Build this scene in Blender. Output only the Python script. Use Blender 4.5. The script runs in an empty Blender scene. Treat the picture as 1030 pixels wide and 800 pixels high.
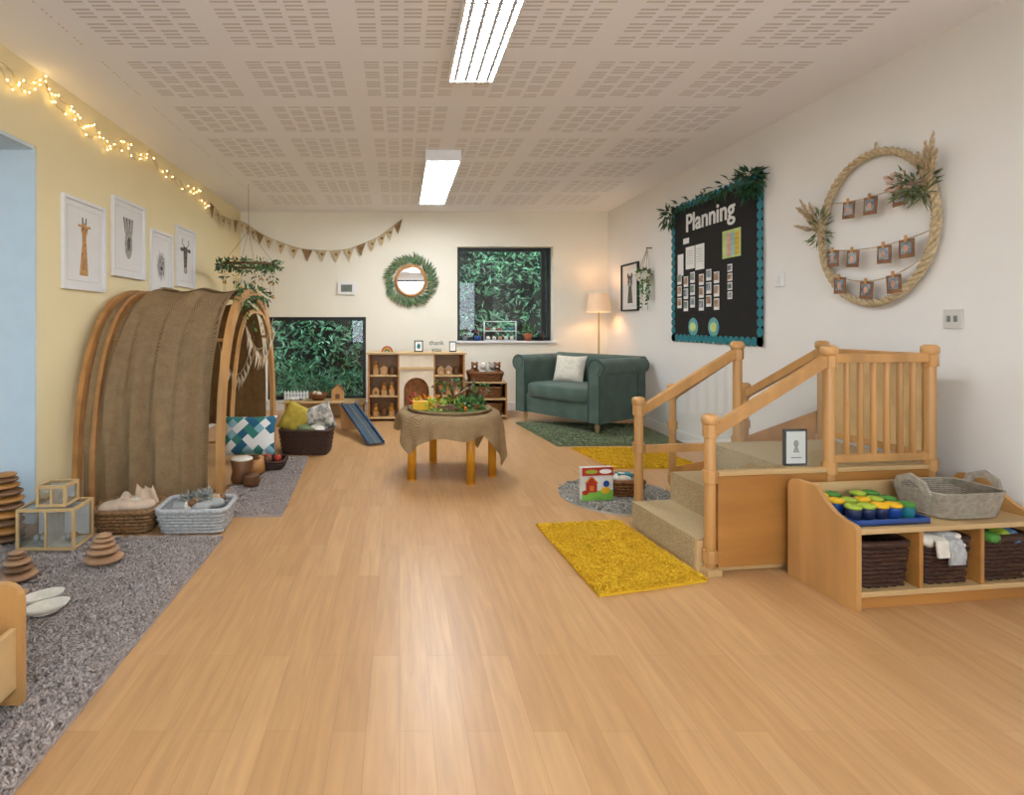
import bpy, math, random
from mathutils import Vector, Matrix, noise
random.seed(7)
R=random.random
def U(a,b): return a+(b-a)*R()
sc=bpy.context.scene
sc.view_settings.view_transform='Standard'
sc.view_settings.look='None'
sc.view_settings.exposure=1.18
def H(h):
    o=[]
    for i in (0,2,4):
        c=int(h[i:i+2],16)/255
        o.append(c/12.92 if c<=.04045 else ((c+.055)/1.055)**2.4)
    return (o[0],o[1],o[2],1)
# ---------------- materials
def newmat(name):
    m=bpy.data.materials.new(name); m.use_nodes=True
    nt=m.node_tree; return m,nt,nt.nodes['Principled BSDF']
def pm(name,hx,rough=.5,var=.12,scale=12,bump=0,st=(1,1,1),metal=0,island=0,sheen=0,hx2=None,trans=0):
    m,nt,b=newmat(name); N=nt.nodes;L=nt.links
    c=H(hx)
    tc=N.new('ShaderNodeTexCoord'); mp=N.new('ShaderNodeMapping'); mp.inputs['Scale'].default_value=st
    L.new(tc.outputs['Object'],mp.inputs['Vector'])
    nz=N.new('ShaderNodeTexNoise'); nz.inputs['Scale'].default_value=scale; nz.inputs['Detail'].default_value=5
    L.new(mp.outputs[0],nz.inputs['Vector'])
    mx=N.new('ShaderNodeMix'); mx.data_type='RGBA'
    c2=H(hx2) if hx2 else tuple(max(0,x*(1-2*var)) for x in c[:3])+(1,)
    mx.inputs[6].default_value=c; mx.inputs[7].default_value=c2
    if island:
        g=N.new('ShaderNodeNewGeometry'); L.new(g.outputs['Random Per Island'],mx.inputs[0])
    else:
        rp=N.new('ShaderNodeMapRange'); rp.inputs[1].default_value=.35; rp.inputs[2].default_value=.65
        L.new(nz.outputs[0],rp.inputs[0]); L.new(rp.outputs[0],mx.inputs[0])
    L.new(mx.outputs[2],b.inputs['Base Color'])
    b.inputs['Roughness'].default_value=rough; b.inputs['Metallic'].default_value=metal
    if sheen: b.inputs['Sheen Weight'].default_value=sheen
    if bump:
        bp=N.new('ShaderNodeBump'); bp.inputs['Strength'].default_value=bump; bp.inputs['Distance'].default_value=.01
        L.new(nz.outputs[0],bp.inputs['Height']); L.new(bp.outputs[0],b.inputs['Normal'])
    return m
def em(name,hx,s):
    m,nt,b=newmat(name); b.inputs['Base Color'].default_value=H(hx)
    b.inputs['Emission Color'].default_value=H(hx); b.inputs['Emission Strength'].default_value=s; return m
def mth(nt,op,a,b=None,c=None):
    n=nt.nodes.new('ShaderNodeMath'); n.operation=op
    for i,x in enumerate((a,b,c)):
        if x is None: continue
        if isinstance(x,(int,float)): n.inputs[i].default_value=x
        else: nt.links.new(x,n.inputs[i])
    return n.outputs[0]
def weave(name,hx,hx2,s,rough=.95,bump=.8):
    m,nt,b=newmat(name); N=nt.nodes;L=nt.links
    tc=N.new('ShaderNodeTexCoord')
    sp=N.new('ShaderNodeSeparateXYZ'); L.new(tc.outputs['Object'],sp.inputs[0])
    a=mth(nt,'SINE',mth(nt,'MULTIPLY',mth(nt,'ADD',sp.outputs[0],sp.outputs[1]),s))
    c=mth(nt,'SINE',mth(nt,'MULTIPLY',sp.outputs[2],s))
    w=mth(nt,'MULTIPLY_ADD',mth(nt,'MULTIPLY',a,c),.5,.5)
    nz=N.new('ShaderNodeTexNoise'); nz.inputs['Scale'].default_value=14; nz.inputs['Detail'].default_value=12; nz.inputs['Roughness'].default_value=.8
    L.new(tc.outputs['Object'],nz.inputs['Vector'])
    f=mth(nt,'MULTIPLY_ADD',nz.outputs[0],1.2,mth(nt,'MULTIPLY_ADD',w,.8,-.45))
    mx=N.new('ShaderNodeMix'); mx.data_type='RGBA'; mx.inputs[6].default_value=H(hx2); mx.inputs[7].default_value=H(hx)
    mx.clamp_factor=True
    L.new(f,mx.inputs[0]); L.new(mx.outputs[2],b.inputs['Base Color'])
    b.inputs['Roughness'].default_value=rough; b.inputs['Specular IOR Level'].default_value=.1
    bp=N.new('ShaderNodeBump'); bp.inputs['Strength'].default_value=bump; bp.inputs['Distance'].default_value=.003
    L.new(w,bp.inputs['Height']); L.new(bp.outputs[0],b.inputs['Normal'])
    tl=N.new('ShaderNodeBsdfTranslucent'); L.new(mx.outputs[2],tl.inputs['Color'])
    ms=N.new('ShaderNodeMixShader'); ms.inputs[0].default_value=.2
    L.new(b.outputs[0],ms.inputs[1]); L.new(tl.outputs[0],ms.inputs[2]); L.new(ms.outputs[0],N['Material Output'].inputs['Surface'])
    return m
def glassmat(name,tint=(1,1,1,1),g=.08):
    m,nt,b=newmat(name); N=nt.nodes;L=nt.links
    t=N.new('ShaderNodeBsdfTransparent'); t.inputs[0].default_value=tint
    gl=N.new('ShaderNodeBsdfGlossy'); gl.inputs['Roughness'].default_value=.03
    mx=N.new('ShaderNodeMixShader'); mx.inputs[0].default_value=g
    L.new(t.outputs[0],mx.inputs[1]); L.new(gl.outputs[0],mx.inputs[2])
    L.new(mx.outputs[0],N['Material Output'].inputs['Surface']); return m

wood=pm('birch_wood','C9965A',.42,.14,9,.05,(1,1,.12))
woodh=pm('honey_wood','B87F40',.4,.16,8,.05,(.15,1,1))
woodl=pm('light_ply','CFAC78',.45,.1,8,.04,(.2,1,1))
woodd=pm('dark_wood','744B2A',.5,.2,8,.05)
woody=pm('yellow_wood','DA931E',.4,.12,8,.03,(1,1,.15))
white=pm('white_paint','E9E8E7',.5,.02)
cream=pm('cream_fabric','DED6C6',.9,.08,30,.2)
black=pm('black_matte','151515',.5,.1)
darkfr=pm('dark_frame','1C1E20',.4,.1)
grey=pm('grey_plastic','7C8082',.4,.1)
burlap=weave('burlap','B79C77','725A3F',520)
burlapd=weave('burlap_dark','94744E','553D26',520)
burlapl=weave('burlap_light','BFA67F','836645',600)
kraft=pm('kraft_card','93694A',.8,.2,30)
rope=pm('jute_rope','CDB68F',.9,.18,60,.3)
leafg=pm('leaf_green','2F5828',.5,.3,10,island=1,hx2='5B843F')
leafd=pm('leaf_dark','193D24',.5,.3,10,island=1,hx2='315C35')
leafo=pm('leaf_olive','50613B',.6,.3,10,island=1,hx2='788056')
pampas=pm('pampas','D5BF9A',.9,.3,10,island=1,hx2='B0926B')
hedgem=pm('hedge_leaf','10361F',.4,.3,10,island=1,hx2='569468')
teal=pm('teal','1A7C89',.6,.1)
yellow=pm('yellow','E3B016',.6,.1); red=pm('red','AF301C',.5,.1); orange=pm('orange','D5761F',.5,.1)
green=pm('green','4A8832',.6,.1); lime=pm('lime','A0B738',.5,.1); blue=pm('blue','1D4790',.35,.1); navy=pm('navy','19264A',.4,.1)
wick_d=pm('wicker_dark','482A1B',.6,.3,60,.3); wick_t=pm('wicker_tan','946C43',.6,.3,60,.3)
wick_w=pm('wicker_grey','B6B6B4',.7,.15,60,.3); wick_o=pm('wicker_brown','875325',.6,.3,60,.3)
carpet=pm('beige_carpet','BCA47A',.95,.15,120,.6)
sofam=pm('sofa_velvet','4C6258',.8,.14,7,.06,sheen=.15)
glass=glassmat('window_glass',(1,1,1,1),.04); plexi=glassmat('plexiglass',(.95,.97,.97,1),.06)
doorglass=glassmat('light_dimming_door_glass',(.30,.36,.40,1),.06)  # tint added to dim daylight entering through the side door
mirror=pm('mirror_glass','F0F0F0',.02,0,metal=1)
steel=pm('brass','C9A96A',.3,.05,metal=.9)

# ---------------- mesh builder
class M:
    def __init__(s,name): s.n=name; s.v=[];s.f=[];s.mi=[];s.sm=[];s.mats=[]
    def add(s,vs,fs,mat,smooth=False):
        if mat not in s.mats: s.mats.append(mat)
        k=s.mats.index(mat); o=len(s.v); s.v+=[tuple(v) for v in vs]
        for f in fs: s.f.append(tuple(i+o for i in f)); s.mi.append(k); s.sm.append(smooth)
    def box(s,c,d,mat,rot=(0,0,0)):
        Rm=Matrix.Rotation(rot[2],3,'Z')@Matrix.Rotation(rot[1],3,'Y')@Matrix.Rotation(rot[0],3,'X'); c=Vector(c)
        vs=[c+Rm@Vector((x*d[0]/2,y*d[1]/2,z*d[2]/2)) for x in(-1,1) for y in(-1,1) for z in(-1,1)]
        s.add(vs,[(0,1,3,2),(4,6,7,5),(0,4,5,1),(2,3,7,6),(0,2,6,4),(1,5,7,3)],mat)
    def b2(s,x0,x1,y0,y1,z0,z1,mat): s.box(((x0+x1)/2,(y0+y1)/2,(z0+z1)/2),(x1-x0,y1-y0,z1-z0),mat)
    def tube(s,pts,r,mat,closed=False,seg=6,smooth=True):
        P=[Vector(p) for p in pts]; n=len(P); vs=[];fs=[]
        rr=r if isinstance(r,(list,tuple)) else [r]*n
        prev=None
        for i in range(n):
            if closed: t=P[(i+1)%n]-P[i-1]
            else: t=P[min(i+1,n-1)]-P[max(i-1,0)]
            if t.length<1e-9: t=Vector((0,0,1))
            t.normalize()
            if prev is None:
                a=Vector((0,0,1)) if abs(t.z)<.9 else Vector((1,0,0))
            else: a=prev
            u=(a-t*a.dot(t)); 
            if u.length<1e-6: u=t.orthogonal()
            u.normalize(); prev=u; w=t.cross(u)
            for k in range(seg):
                an=2*math.pi*k/seg; vs.append(P[i]+(u*math.cos(an)+w*math.sin(an))*rr[i])
        for i in range(n if closed else n-1):
            j=(i+1)%n
            for k in range(seg):
                l=(k+1)%seg; fs.append((i*seg+k,i*seg+l,j*seg+l,j*seg+k))
        if not closed: fs.append(tuple(range(seg))[::-1]); fs.append(tuple((n-1)*seg+k for k in range(seg)))
        s.add(vs,fs,mat,smooth)
    def cyl(s,p0,p1,r0,mat,r1=None,seg=20,smooth=False):
        r1=r0 if r1 is None else r1
        s.tube([p0,p1],[r0,r1],mat,seg=seg,smooth=smooth)
    def sph(s,c,r,mat,seg=14,rings=9,noi=0,ns=8,e=1,rot=None):
        if not isinstance(r,(tuple,list)): r=(r,r,r)
        c=Vector(c); vs=[];fs=[]
        def P(a,b):
            ca,sa=math.cos(a),math.sin(a); cb,sb=math.cos(b),math.sin(b)
            f=lambda q: math.copysign(abs(q)**e,q)
            d=Vector((f(cb)*f(ca),f(cb)*f(sa),f(sb)))
            p=Vector((d.x*r[0],d.y*r[1],d.z*r[2]))
            if noi: p*=1+noi*noise.noise((p+c)*ns)
            if rot: p=rot@p
            return c+p
        vs.append(P(0,-math.pi/2))
        for i in range(1,rings):
            for k in range(seg): vs.append(P(2*math.pi*k/seg,-math.pi/2+math.pi*i/rings))
        vs.append(P(0,math.pi/2)); T=len(vs)-1
        for k in range(seg):
            l=(k+1)%seg; fs.append((0,1+l,1+k)); fs.append((T,T-seg+k,T-seg+l))
            for i in range(rings-2): a=1+i*seg; fs.append((a+k,a+l,a+seg+l,a+seg+k))
        s.add(vs,fs,mat,True)
    def lathe(s,c,prof,mat,seg=28,smooth=True,cap=True):
        c=Vector(c); vs=[];fs=[];n=len(prof)
        for r,z in prof:
            for k in range(seg):
                a=2*math.pi*k/seg; vs.append(c+Vector((r*math.cos(a),r*math.sin(a),z)))
        for i in range(n-1):
            for k in range(seg):
                l=(k+1)%seg; fs.append((i*seg+k,i*seg+l,(i+1)*seg+l,(i+1)*seg+k))
        if cap: fs.append(tuple(range(seg))[::-1]); fs.append(tuple((n-1)*seg+k for k in range(seg)))
        s.add(vs,fs,mat,smooth)
    def prism(s,poly,ax,a0,a1,mat,smooth=False):
        n=len(poly)
        def P(p,a):
            return {'x':(a,p[0],p[1]),'y':(p[0],a,p[1]),'z':(p[0],p[1],a)}[ax]
        vs=[P(p,a0) for p in poly]+[P(p,a1) for p in poly]
        s.add(vs,[tuple(range(n)),tuple(range(2*n-1,n-1,-1))],mat)
        s.add(vs,[(i,i+n,(i+1)%n+n,(i+1)%n) for i in range(n)],mat,smooth)
    def sweep(s,pts,ax,w,h,mat,smooth=True):
        P=[Vector(p) for p in pts]; ax=Vector(ax).normalized(); n=len(P); vs=[]
        for i in range(n):
            t=(P[min(i+1,n-1)]-P[max(i-1,0)]).normalized(); nn=ax.cross(t).normalized()
            for a,b in((-1,-1),(1,-1),(1,1),(-1,1)): vs.append(P[i]+ax*a*w/2+nn*b*h/2)
        for k in range(4):
            l=(k+1)%4
            sv=[];sf=[]
            for i in range(n): sv+= [vs[i*4+k],vs[i*4+l]]
            for i in range(n-1): sf.append((2*i,2*i+1,2*i+3,2*i+2))
            s.add(sv,sf,mat,smooth)
        s.add(vs[:4],[(0,1,2,3)],mat); s.add(vs[-4:],[(3,2,1,0)],mat)
    def grid(s,fn,nu,nv,mat,smooth=True):
        vs=[fn(i/nu,j/nv) for i in range(nu+1) for j in range(nv+1)]
        fs=[(i*(nv+1)+j,(i+1)*(nv+1)+j,(i+1)*(nv+1)+j+1,i*(nv+1)+j+1) for i in range(nu) for j in range(nv)]
        s.add(vs,fs,mat,smooth)
    def leaf(s,p,d,L,w,mat,nrm=None):
        p=Vector(p); d=Vector(d).normalized()
        sd=d.cross(nrm if nrm is not None else Vector((U(-1,1),U(-1,1),U(-1,1))))
        if sd.length<1e-4: sd=d.orthogonal()
        sd.normalize(); up=sd.cross(d)*L*.12
        s.add([p,p+d*L*.45+sd*w/2+up,p+d*L,p+d*L*.45-sd*w/2+up],[(0,1,2,3)],mat)
    def clump(s,c,r,n,L,w,mat,down=0):
        c=Vector(c)
        if not isinstance(r,(tuple,list)): r=(r,r,r)
        for _ in range(n):
            d=Vector((U(-1,1),U(-1,1),U(-1,1)))
            if d.length>1: d.normalize()
            p=c+Vector((d.x*r[0],d.y*r[1],d.z*r[2]))
            s.leaf(p,d+Vector((U(-.5,.5),U(-.5,.5),U(-.5,.5)-down)),L*U(.7,1.2),w,mat)
    def disc(s,x,z,rx,rz,y,mat,n=20,t=.0015):
        s.prism([(x+rx*math.cos(2*math.pi*i/n),z+rz*math.sin(2*math.pi*i/n)) for i in range(n)],'y',y-t,y,mat)
    def pillow(s,c,w,h,t,mat,rot=None):
        c=Vector(c); rot=rot or Matrix.Identity(3)
        for sg in (1,-1):
            def fn(u,v):
                a=2*u-1;b=2*v-1
                th=t/2*max(0,(1-abs(a)**4)*(1-abs(b)**4))**.5
                k=1-.07*(1-a*a)*abs(b)**2; k2=1-.07*(1-b*b)*abs(a)**2
                return c+rot@Vector((a*w/2*k2, -sg*th, b*h/2*k))
            s.grid(fn,14,14,mat)
    def clampy(s): s.v=[(x,min(y,-.001),z) for x,y,z in s.v]
    def build(s,loc=(0,0,0),rz=0,bevel=0,recalc=True,parent=None):
        me=bpy.data.meshes.new(s.n); me.from_pydata(s.v,[],s.f)
        for m in s.mats: me.materials.append(m)
        me.polygons.foreach_set('material_index',s.mi); me.polygons.foreach_set('use_smooth',s.sm); me.update()
        ob=bpy.data.objects.new(s.n,me); sc.collection.objects.link(ob)
        ob.location=loc; ob.rotation_euler=(0,0,rz)
        if bevel:
            b=ob.modifiers.new('bevel','BEVEL'); b.width=bevel; b.segments=2; b.limit_method='ANGLE'; b.angle_limit=math.radians(50)
        if parent: ob.parent=parent
        return ob
D=math.radians
RW,LW,BK,CH,FR=2.62,-2.0,7.0,2.5,-1.6
# ---------------- camera
cam=bpy.data.cameras.new('camera'); co=bpy.data.objects.new('camera',cam); sc.collection.objects.link(co)
co.location=(0,0,1.1); co.rotation_euler=(D(90),0,0); cam.sensor_width=36; cam.lens=560/1030*36
cam.shift_x=113/1030; cam.shift_y=-75/1030; cam.clip_start=.02; sc.camera=co
# ---------------- world
w=bpy.data.worlds.new('sky'); sc.world=w; w.use_nodes=True
bg=w.node_tree.nodes['Background']; bg.inputs[0].default_value=(.80,.90,1,1); bg.inputs[1].default_value=2.9
# ---------------- room
def wallmat(name,hx):
    return pm(name,hx,.8,.012,3,.01)
wl=wallmat('paint_yellow','F2E2B4'); wb=wallmat('paint_cream','EFE8D6'); wr=wallmat('paint_white','E9E6E1')
# floor material
fm,nt,b=newmat('oak_vinyl_planks'); N=nt.nodes;L=nt.links
tc=N.new('ShaderNodeTexCoord'); sp=N.new('ShaderNodeSeparateXYZ'); L.new(tc.outputs['Object'],sp.inputs[0])
cb=N.new('ShaderNodeCombineXYZ'); L.new(sp.outputs[1],cb.inputs[0]); L.new(sp.outputs[0],cb.inputs[1])
br=N.new('ShaderNodeTexBrick'); L.new(cb.outputs[0],br.inputs['Vector'])
br.inputs['Scale'].default_value=1; br.inputs['Brick Width'].default_value=.92; br.inputs['Row Height'].default_value=.09
br.inputs['Mortar Size'].default_value=.0006; br.offset=.37; br.inputs['Bias'].default_value=0
br.inputs['Color1'].default_value=H('C29768'); br.inputs['Color2'].default_value=H('B68A5B'); br.inputs['Mortar'].default_value=H('A0784E')
mp=N.new('ShaderNodeMapping'); mp.inputs['Scale'].default_value=(14,1.1,1); L.new(tc.outputs['Object'],mp.inputs[0])
nz=N.new('ShaderNodeTexNoise'); nz.inputs['Scale'].default_value=3; nz.inputs['Detail'].default_value=7; nz.inputs['Distortion'].default_value=.6; L.new(mp.outputs[0],nz.inputs[0])
rp=N.new('ShaderNodeMapRange'); rp.inputs[1].default_value=.3; rp.inputs[2].default_value=.7; rp.inputs[3].default_value=.87; rp.inputs[4].default_value=1.08; L.new(nz.outputs[0],rp.inputs[0])
mx=N.new('ShaderNodeMix'); mx.data_type='RGBA'; mx.blend_type='MULTIPLY'; mx.inputs[0].default_value=1
L.new(br.outputs[0],mx.inputs[6]); L.new(rp.outputs[0],mx.inputs[7]); L.new(mx.outputs[2],b.inputs['Base Color'])
b.inputs['Roughness'].default_value=.36; b.inputs['Specular IOR Level'].default_value=.45
# ceiling material
cmx,nt,b=newmat('perforated_ceiling'); N=nt.nodes;L=nt.links
tc=N.new('ShaderNodeTexCoord'); sp=N.new('ShaderNodeSeparateXYZ'); L.new(tc.outputs['Object'],sp.inputs[0])
u=mth(nt,'FRACT',mth(nt,'MULTIPLY_ADD',sp.outputs[0],1/.635,10.5-.06/.635))
v=mth(nt,'FRACT',mth(nt,'MULTIPLY_ADD',sp.outputs[1],1/.625,10.5-2.6/.625))
def band(x,h): return mth(nt,'LESS_THAN',mth(nt,'ABSOLUTE',mth(nt,'SUBTRACT',x,.5)),h)
g=mth(nt,'MULTIPLY',band(u,.42),band(v,.39))
uu=mth(nt,'MULTIPLY',mth(nt,'SUBTRACT',u,.08),5/.84)
col=mth(nt,'FLOOR',uu); fu=mth(nt,'FRACT',uu)
odd=mth(nt,'MODULO',col,2)
vv=mth(nt,'MULTIPLY',mth(nt,'SUBTRACT',v,.11),1/.78)
blk=mth(nt,'LESS_THAN',mth(nt,'FRACT',mth(nt,'ADD',mth(nt,'MULTIPLY',vv,4),mth(nt,'MULTIPLY',odd,.5))),.76)
ln=mth(nt,'LESS_THAN',mth(nt,'FRACT',mth(nt,'MULTIPLY',vv,16)),.5)
g=mth(nt,'MULTIPLY',g,mth(nt,'MULTIPLY',mth(nt,'MULTIPLY',blk,ln),band(fu,.38)))
g=mth(nt,'MULTIPLY',g,mth(nt,'MULTIPLY',mth(nt,'GREATER_THAN',sp.outputs[0],-1.6),mth(nt,'LESS_THAN',sp.outputs[0],2.3)))
g=mth(nt,'MULTIPLY',g,mth(nt,'LESS_THAN',sp.outputs[1],6.65))
mx=N.new('ShaderNodeMix'); mx.data_type='RGBA'; mx.inputs[6].default_value=H('F0EFF1'); mx.inputs[7].default_value=H('CDC7C5')
L.new(g,mx.inputs[0]); L.new(mx.outputs[2],b.inputs['Base Color']); b.inputs['Roughness'].default_value=.8

o=M('floor'); o.b2(LW-.3,RW+.25,FR-.25,BK+.25,-.1,0,fm); o.build()
o=M('ceiling'); o.b2(LW-.3,RW+.25,FR-.25,BK+.25,CH,CH+.15,cmx); o.build()
o=M('wall_back')
o.b2(LW-.3,-1.68,BK,BK+.25,0,CH,wb); o.b2(-1.68,-.425,BK,BK+.25,0,.125,wb); o.b2(-1.68,-.425,BK,BK+.25,1.175,CH,wb)
o.b2(-.425,.725,BK,BK+.25,0,CH,wb); o.b2(.725,1.93,BK,BK+.25,0,.875,wb); o.b2(.725,1.93,BK,BK+.25,2.06,CH,wb); o.b2(1.93,RW+.25,BK,BK+.25,0,CH,wb); o.build()
o=M('wall_right'); o.b2(RW,RW+.25,FR-.25,BK,0,CH,wr); o.build()
o=M('wall_left'); o.b2(LW-.3,LW,3.07,BK,0,CH,wl); o.b2(LW-.3,LW,FR-.25,.9,0,CH,wl); o.b2(LW-.3,LW,.9,3.07,2.07,CH,wl); o.build()
o=M('wall_front'); o.b2(LW,-1.4,FR-.25,FR,0,CH,wr); o.b2(-1.4,2.2,FR-.25,FR,0,.5,wr); o.b2(-1.4,2.2,FR-.25,FR,2.3,CH,wr); o.b2(2.2,RW,FR-.25,FR,0,CH,wr); o.build()
o=M('baseboard_right'); o.b2(RW-.015,RW,FR,BK,0,.1,white); o.build(bevel=.003)
o=M('baseboard_left'); o.b2(LW,LW+.015,3.07,BK,0,.1,white); o.build(bevel=.003)
o=M('baseboard_back'); o.b2(LW+.015,RW-.015,BK-.015,BK,0,.1,white); o.build(bevel=.003)
def window(name,x0,x1,z0,z1,y,mull=()):
    o=M(name); t=.045
    o.b2(x0,x1,y,y+.06,z0,z0+t,darkfr); o.b2(x0,x1,y,y+.06,z1-t,z1,darkfr); o.b2(x0,x0+t,y,y+.06,z0+t,z1-t,darkfr); o.b2(x1-t,x1,y,y+.06,z0+t,z1-t,darkfr)
    for m in mull: o.b2(m-.025,m+.025,y,y+.06,z0+t,z1-t,darkfr)
    o.b2(x0+t,x1-t,y+.028,y+.034,z0+t,z1-t,glass); return o.build()
window('window_1',-1.68,-.425,.125,1.175,BK+.1)
window('window_2',.725,1.93,.875,2.06,BK+.12,(1.84,))
window('added_fill_window',-1.4,2.2,.5,2.3,FR-.15,(-.2,1.0))  # unseen window behind the camera, added to let in fill daylight
o=M('trim_1'); o.b2(.69,1.97,BK-.04,BK+.12,.85,.875,white); o.build(bevel=.003)
o=M('trim_2'); o.b2(-1.7,-.4,BK-.03,BK+.1,.1,.125,white); o.build(bevel=.003)
# glazed side door
o=M('door_1'); x=LW-.27
for y0,y1 in((.9,.98),(1.94,2.03),(2.99,3.05)): o.b2(x,x+.06,y0,y1,0,2.05,white)
for y0,y1 in((.98,1.94),(2.03,2.99)):
    o.b2(x,x+.06,y0,y1,0,.12,white); o.b2(x,x+.06,y0,y1,1.98,2.05,white); o.b2(x+.02,x+.03,y0,y1,.12,1.98,doorglass)
o.build(bevel=.003)
o=M('trim_3'); rv=pm('reveal_daylight_tint','CFDDE2',.7,.02); o.b2(LW-.299,LW-.001,3.05,3.069,0,2.05,rv); o.b2(LW-.299,LW-.001,.92,3.05,2.05,2.069,rv); o.build()  # pale blue puts the bluish daylight into the reveal colour
# outdoors
o=M('ground'); o.b2(-14,14,BK+.3,20,-.2,-.1,pm('soil','5A5040',.9,.3,5)); o.b2(-14,LW-.35,-10,BK+.3,-.2,-.1,pm('paving','8A867E',.9,.2,3)); o.build()
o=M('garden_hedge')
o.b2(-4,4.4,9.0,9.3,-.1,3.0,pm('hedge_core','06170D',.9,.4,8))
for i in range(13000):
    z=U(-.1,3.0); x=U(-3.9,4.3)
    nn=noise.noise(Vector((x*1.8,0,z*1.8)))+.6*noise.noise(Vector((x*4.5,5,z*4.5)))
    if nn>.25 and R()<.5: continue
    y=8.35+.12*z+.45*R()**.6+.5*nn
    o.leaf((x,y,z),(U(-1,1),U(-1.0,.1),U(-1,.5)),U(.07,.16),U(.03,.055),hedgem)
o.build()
o=M('garden_shrub')
for i in range(1100):
    c=random.choice([(-1.5,7.62,.25),(-.8,7.62,.15),(-1.15,7.62,.05)])
    d=Vector((U(-1,1),U(-.5,.5),U(-.8,1)))*.3
    o.leaf(Vector(c)+d,(U(-1,1),U(-1,.2),U(-1,1)),U(.08,.16),.035,hedgem)
o.build()

# ---------------- ceiling lights
def lmat(name,s,cell=.06,base=.55,wline=.1):
    m,nt,b=newmat(name); N=nt.nodes;L=nt.links
    tc=N.new('ShaderNodeTexCoord'); sp=N.new('ShaderNodeSeparateXYZ'); L.new(tc.outputs['Object'],sp.inputs[0])
    def g(o,c):
        f=mth(nt,'FRACT',mth(nt,'MULTIPLY_ADD',o,1/c,100)); return mth(nt,'GREATER_THAN',f,wline)
    k=mth(nt,'MULTIPLY',g(sp.outputs[0],cell),g(sp.outputs[1],cell*.8)) if wline else None
    b.inputs['Base Color'].default_value=H('A8A8A8')
    b.inputs['Emission Color'].default_value=(.88,.94,1,1)
    if k is not None: L.new(mth(nt,'MULTIPLY_ADD',k,s-.02,.02),b.inputs['Emission Strength'])
    else: b.inputs['Emission Strength'].default_value=s
    return m
lm1=lmat('louvre_lamp',27,.06,wline=.3); lm2=lmat('diffuser_lamp',18,wline=0)
def clight(x0,x1,y0,y1,drop,lm):
    o=M('ceiling_light'); z=CH-drop; t=.012
    o.b2(x0,x1,y0,y1,z+.012,CH,white)
    o.b2(x0,x0+t,y0,y1,z,z+.012,white); o.b2(x1-t,x1,y0,y1,z,z+.012,white); o.b2(x0+t,x1-t,y0,y0+t,z,z+.012,white); o.b2(x0+t,x1-t,y1-t,y1,z,z+.012,white)
    o.b2(x0+t,x1-t,y0+t,y1-t,z+.004,z+.0119,lm); o.build()
clight(.27,.53,1.9,3.13,.05,lm1); clight(.21,.50,4.5,6.15,.09,lm2)
clight(.27,.53,-.9,.3,.05,lm1)  # unseen extra fixture behind the camera, added to brighten the room

# ---------------- rugs
def tuft_rug(name,inside,bx,n,h,mat,base,z0=0,w=.008):
    o=M(name)
    o.prism(base,'z',z0,z0+.012,mat)
    vs=[];fs=[];k=0
    while k<n:
        x=U(bx[0],bx[1]);y=U(bx[2],bx[3])
        if not inside(x,y): continue
        a=U(0,6.28);dx=math.cos(a)*w;dy=math.sin(a)*w;q=U(.6,1)*h*(1+.5*noise.noise(Vector((x*16,y*16,0))))
        tx,ty=U(-1.2,1.2)*h,U(-1.2,1.2)*h; i=len(vs)
        vs+=[(x-dx,y-dy,z0+.011),(x+dx,y+dy,z0+.011),(x+tx+dx*.6,y+ty+dy*.6,z0+.011+q),(x+tx-dx*.6,y+ty-dy*.6,z0+.011+q*.9)]
        fs.append((i,i+1,i+2,i+3)); k+=1
    o.add(vs,fs,mat); return o.build()
def polyin(P):
    def f(x,y):
        c=False
        for i in range(len(P)):
            x1,y1=P[i];x2,y2=P[i-1]
            if (y1>y)!=(y2>y) and x<(x2-x1)*(y-y1)/(y2-y1)+x1: c=not c
        return c
    return f
def rugpoly(name,P,n,h,mat,w=.008):
    xs=[p[0] for p in P];ys=[p[1] for p in P]
    return tuft_rug(name,polyin(P),(min(xs),max(xs),min(ys),max(ys)),n,h,mat,P,w=w)
greyrug=pm('shag_grey','BAADA5',.95,.3,10,island=1,hx2='9A8D86')
rugpoly('shag_rug',[(-1.95,.75),(-.90,.75),(-.90,2.83),(-1.95,2.8)],80000,.014,greyrug,w=.0045)
rugpoly('shag_rug',[(-1.1,3.14),(-.67,3.16),(-.74,4.5),(-1.1,4.5)],22000,.014,greyrug,w=.0045)
rugpoly('green_rug',[(1.4,4.95),(2.55,5.0),(2.55,6.0),(1.27,6.08)],20000,.014,pm('rug_green','8A9576',.95,.2,island=1,hx2='66704F'))
yr=pm('rug_yellow','E3B924',.95,.1,island=1,hx2='CE9F17')
rugpoly('yellow_mat',[(.74,3.0),(.80,2.23),(1.30,2.36),(1.2,3.06)],28000,.01,yr,w=.005)
rugpoly('yellow_mat',[(1.5,4.85),(1.6,4.2),(2.3,4.2),(2.2,4.85)],9000,.01,yr)
rugpoly('round_rug',[(1.38+.36*math.cos(a*math.pi/16),3.52+.36*math.sin(a*math.pi/16)) for a in range(32)],9000,.01,pm('rug_lightgrey','B9B4A8',.95,.15,island=1,hx2='8F8B82'))

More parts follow.
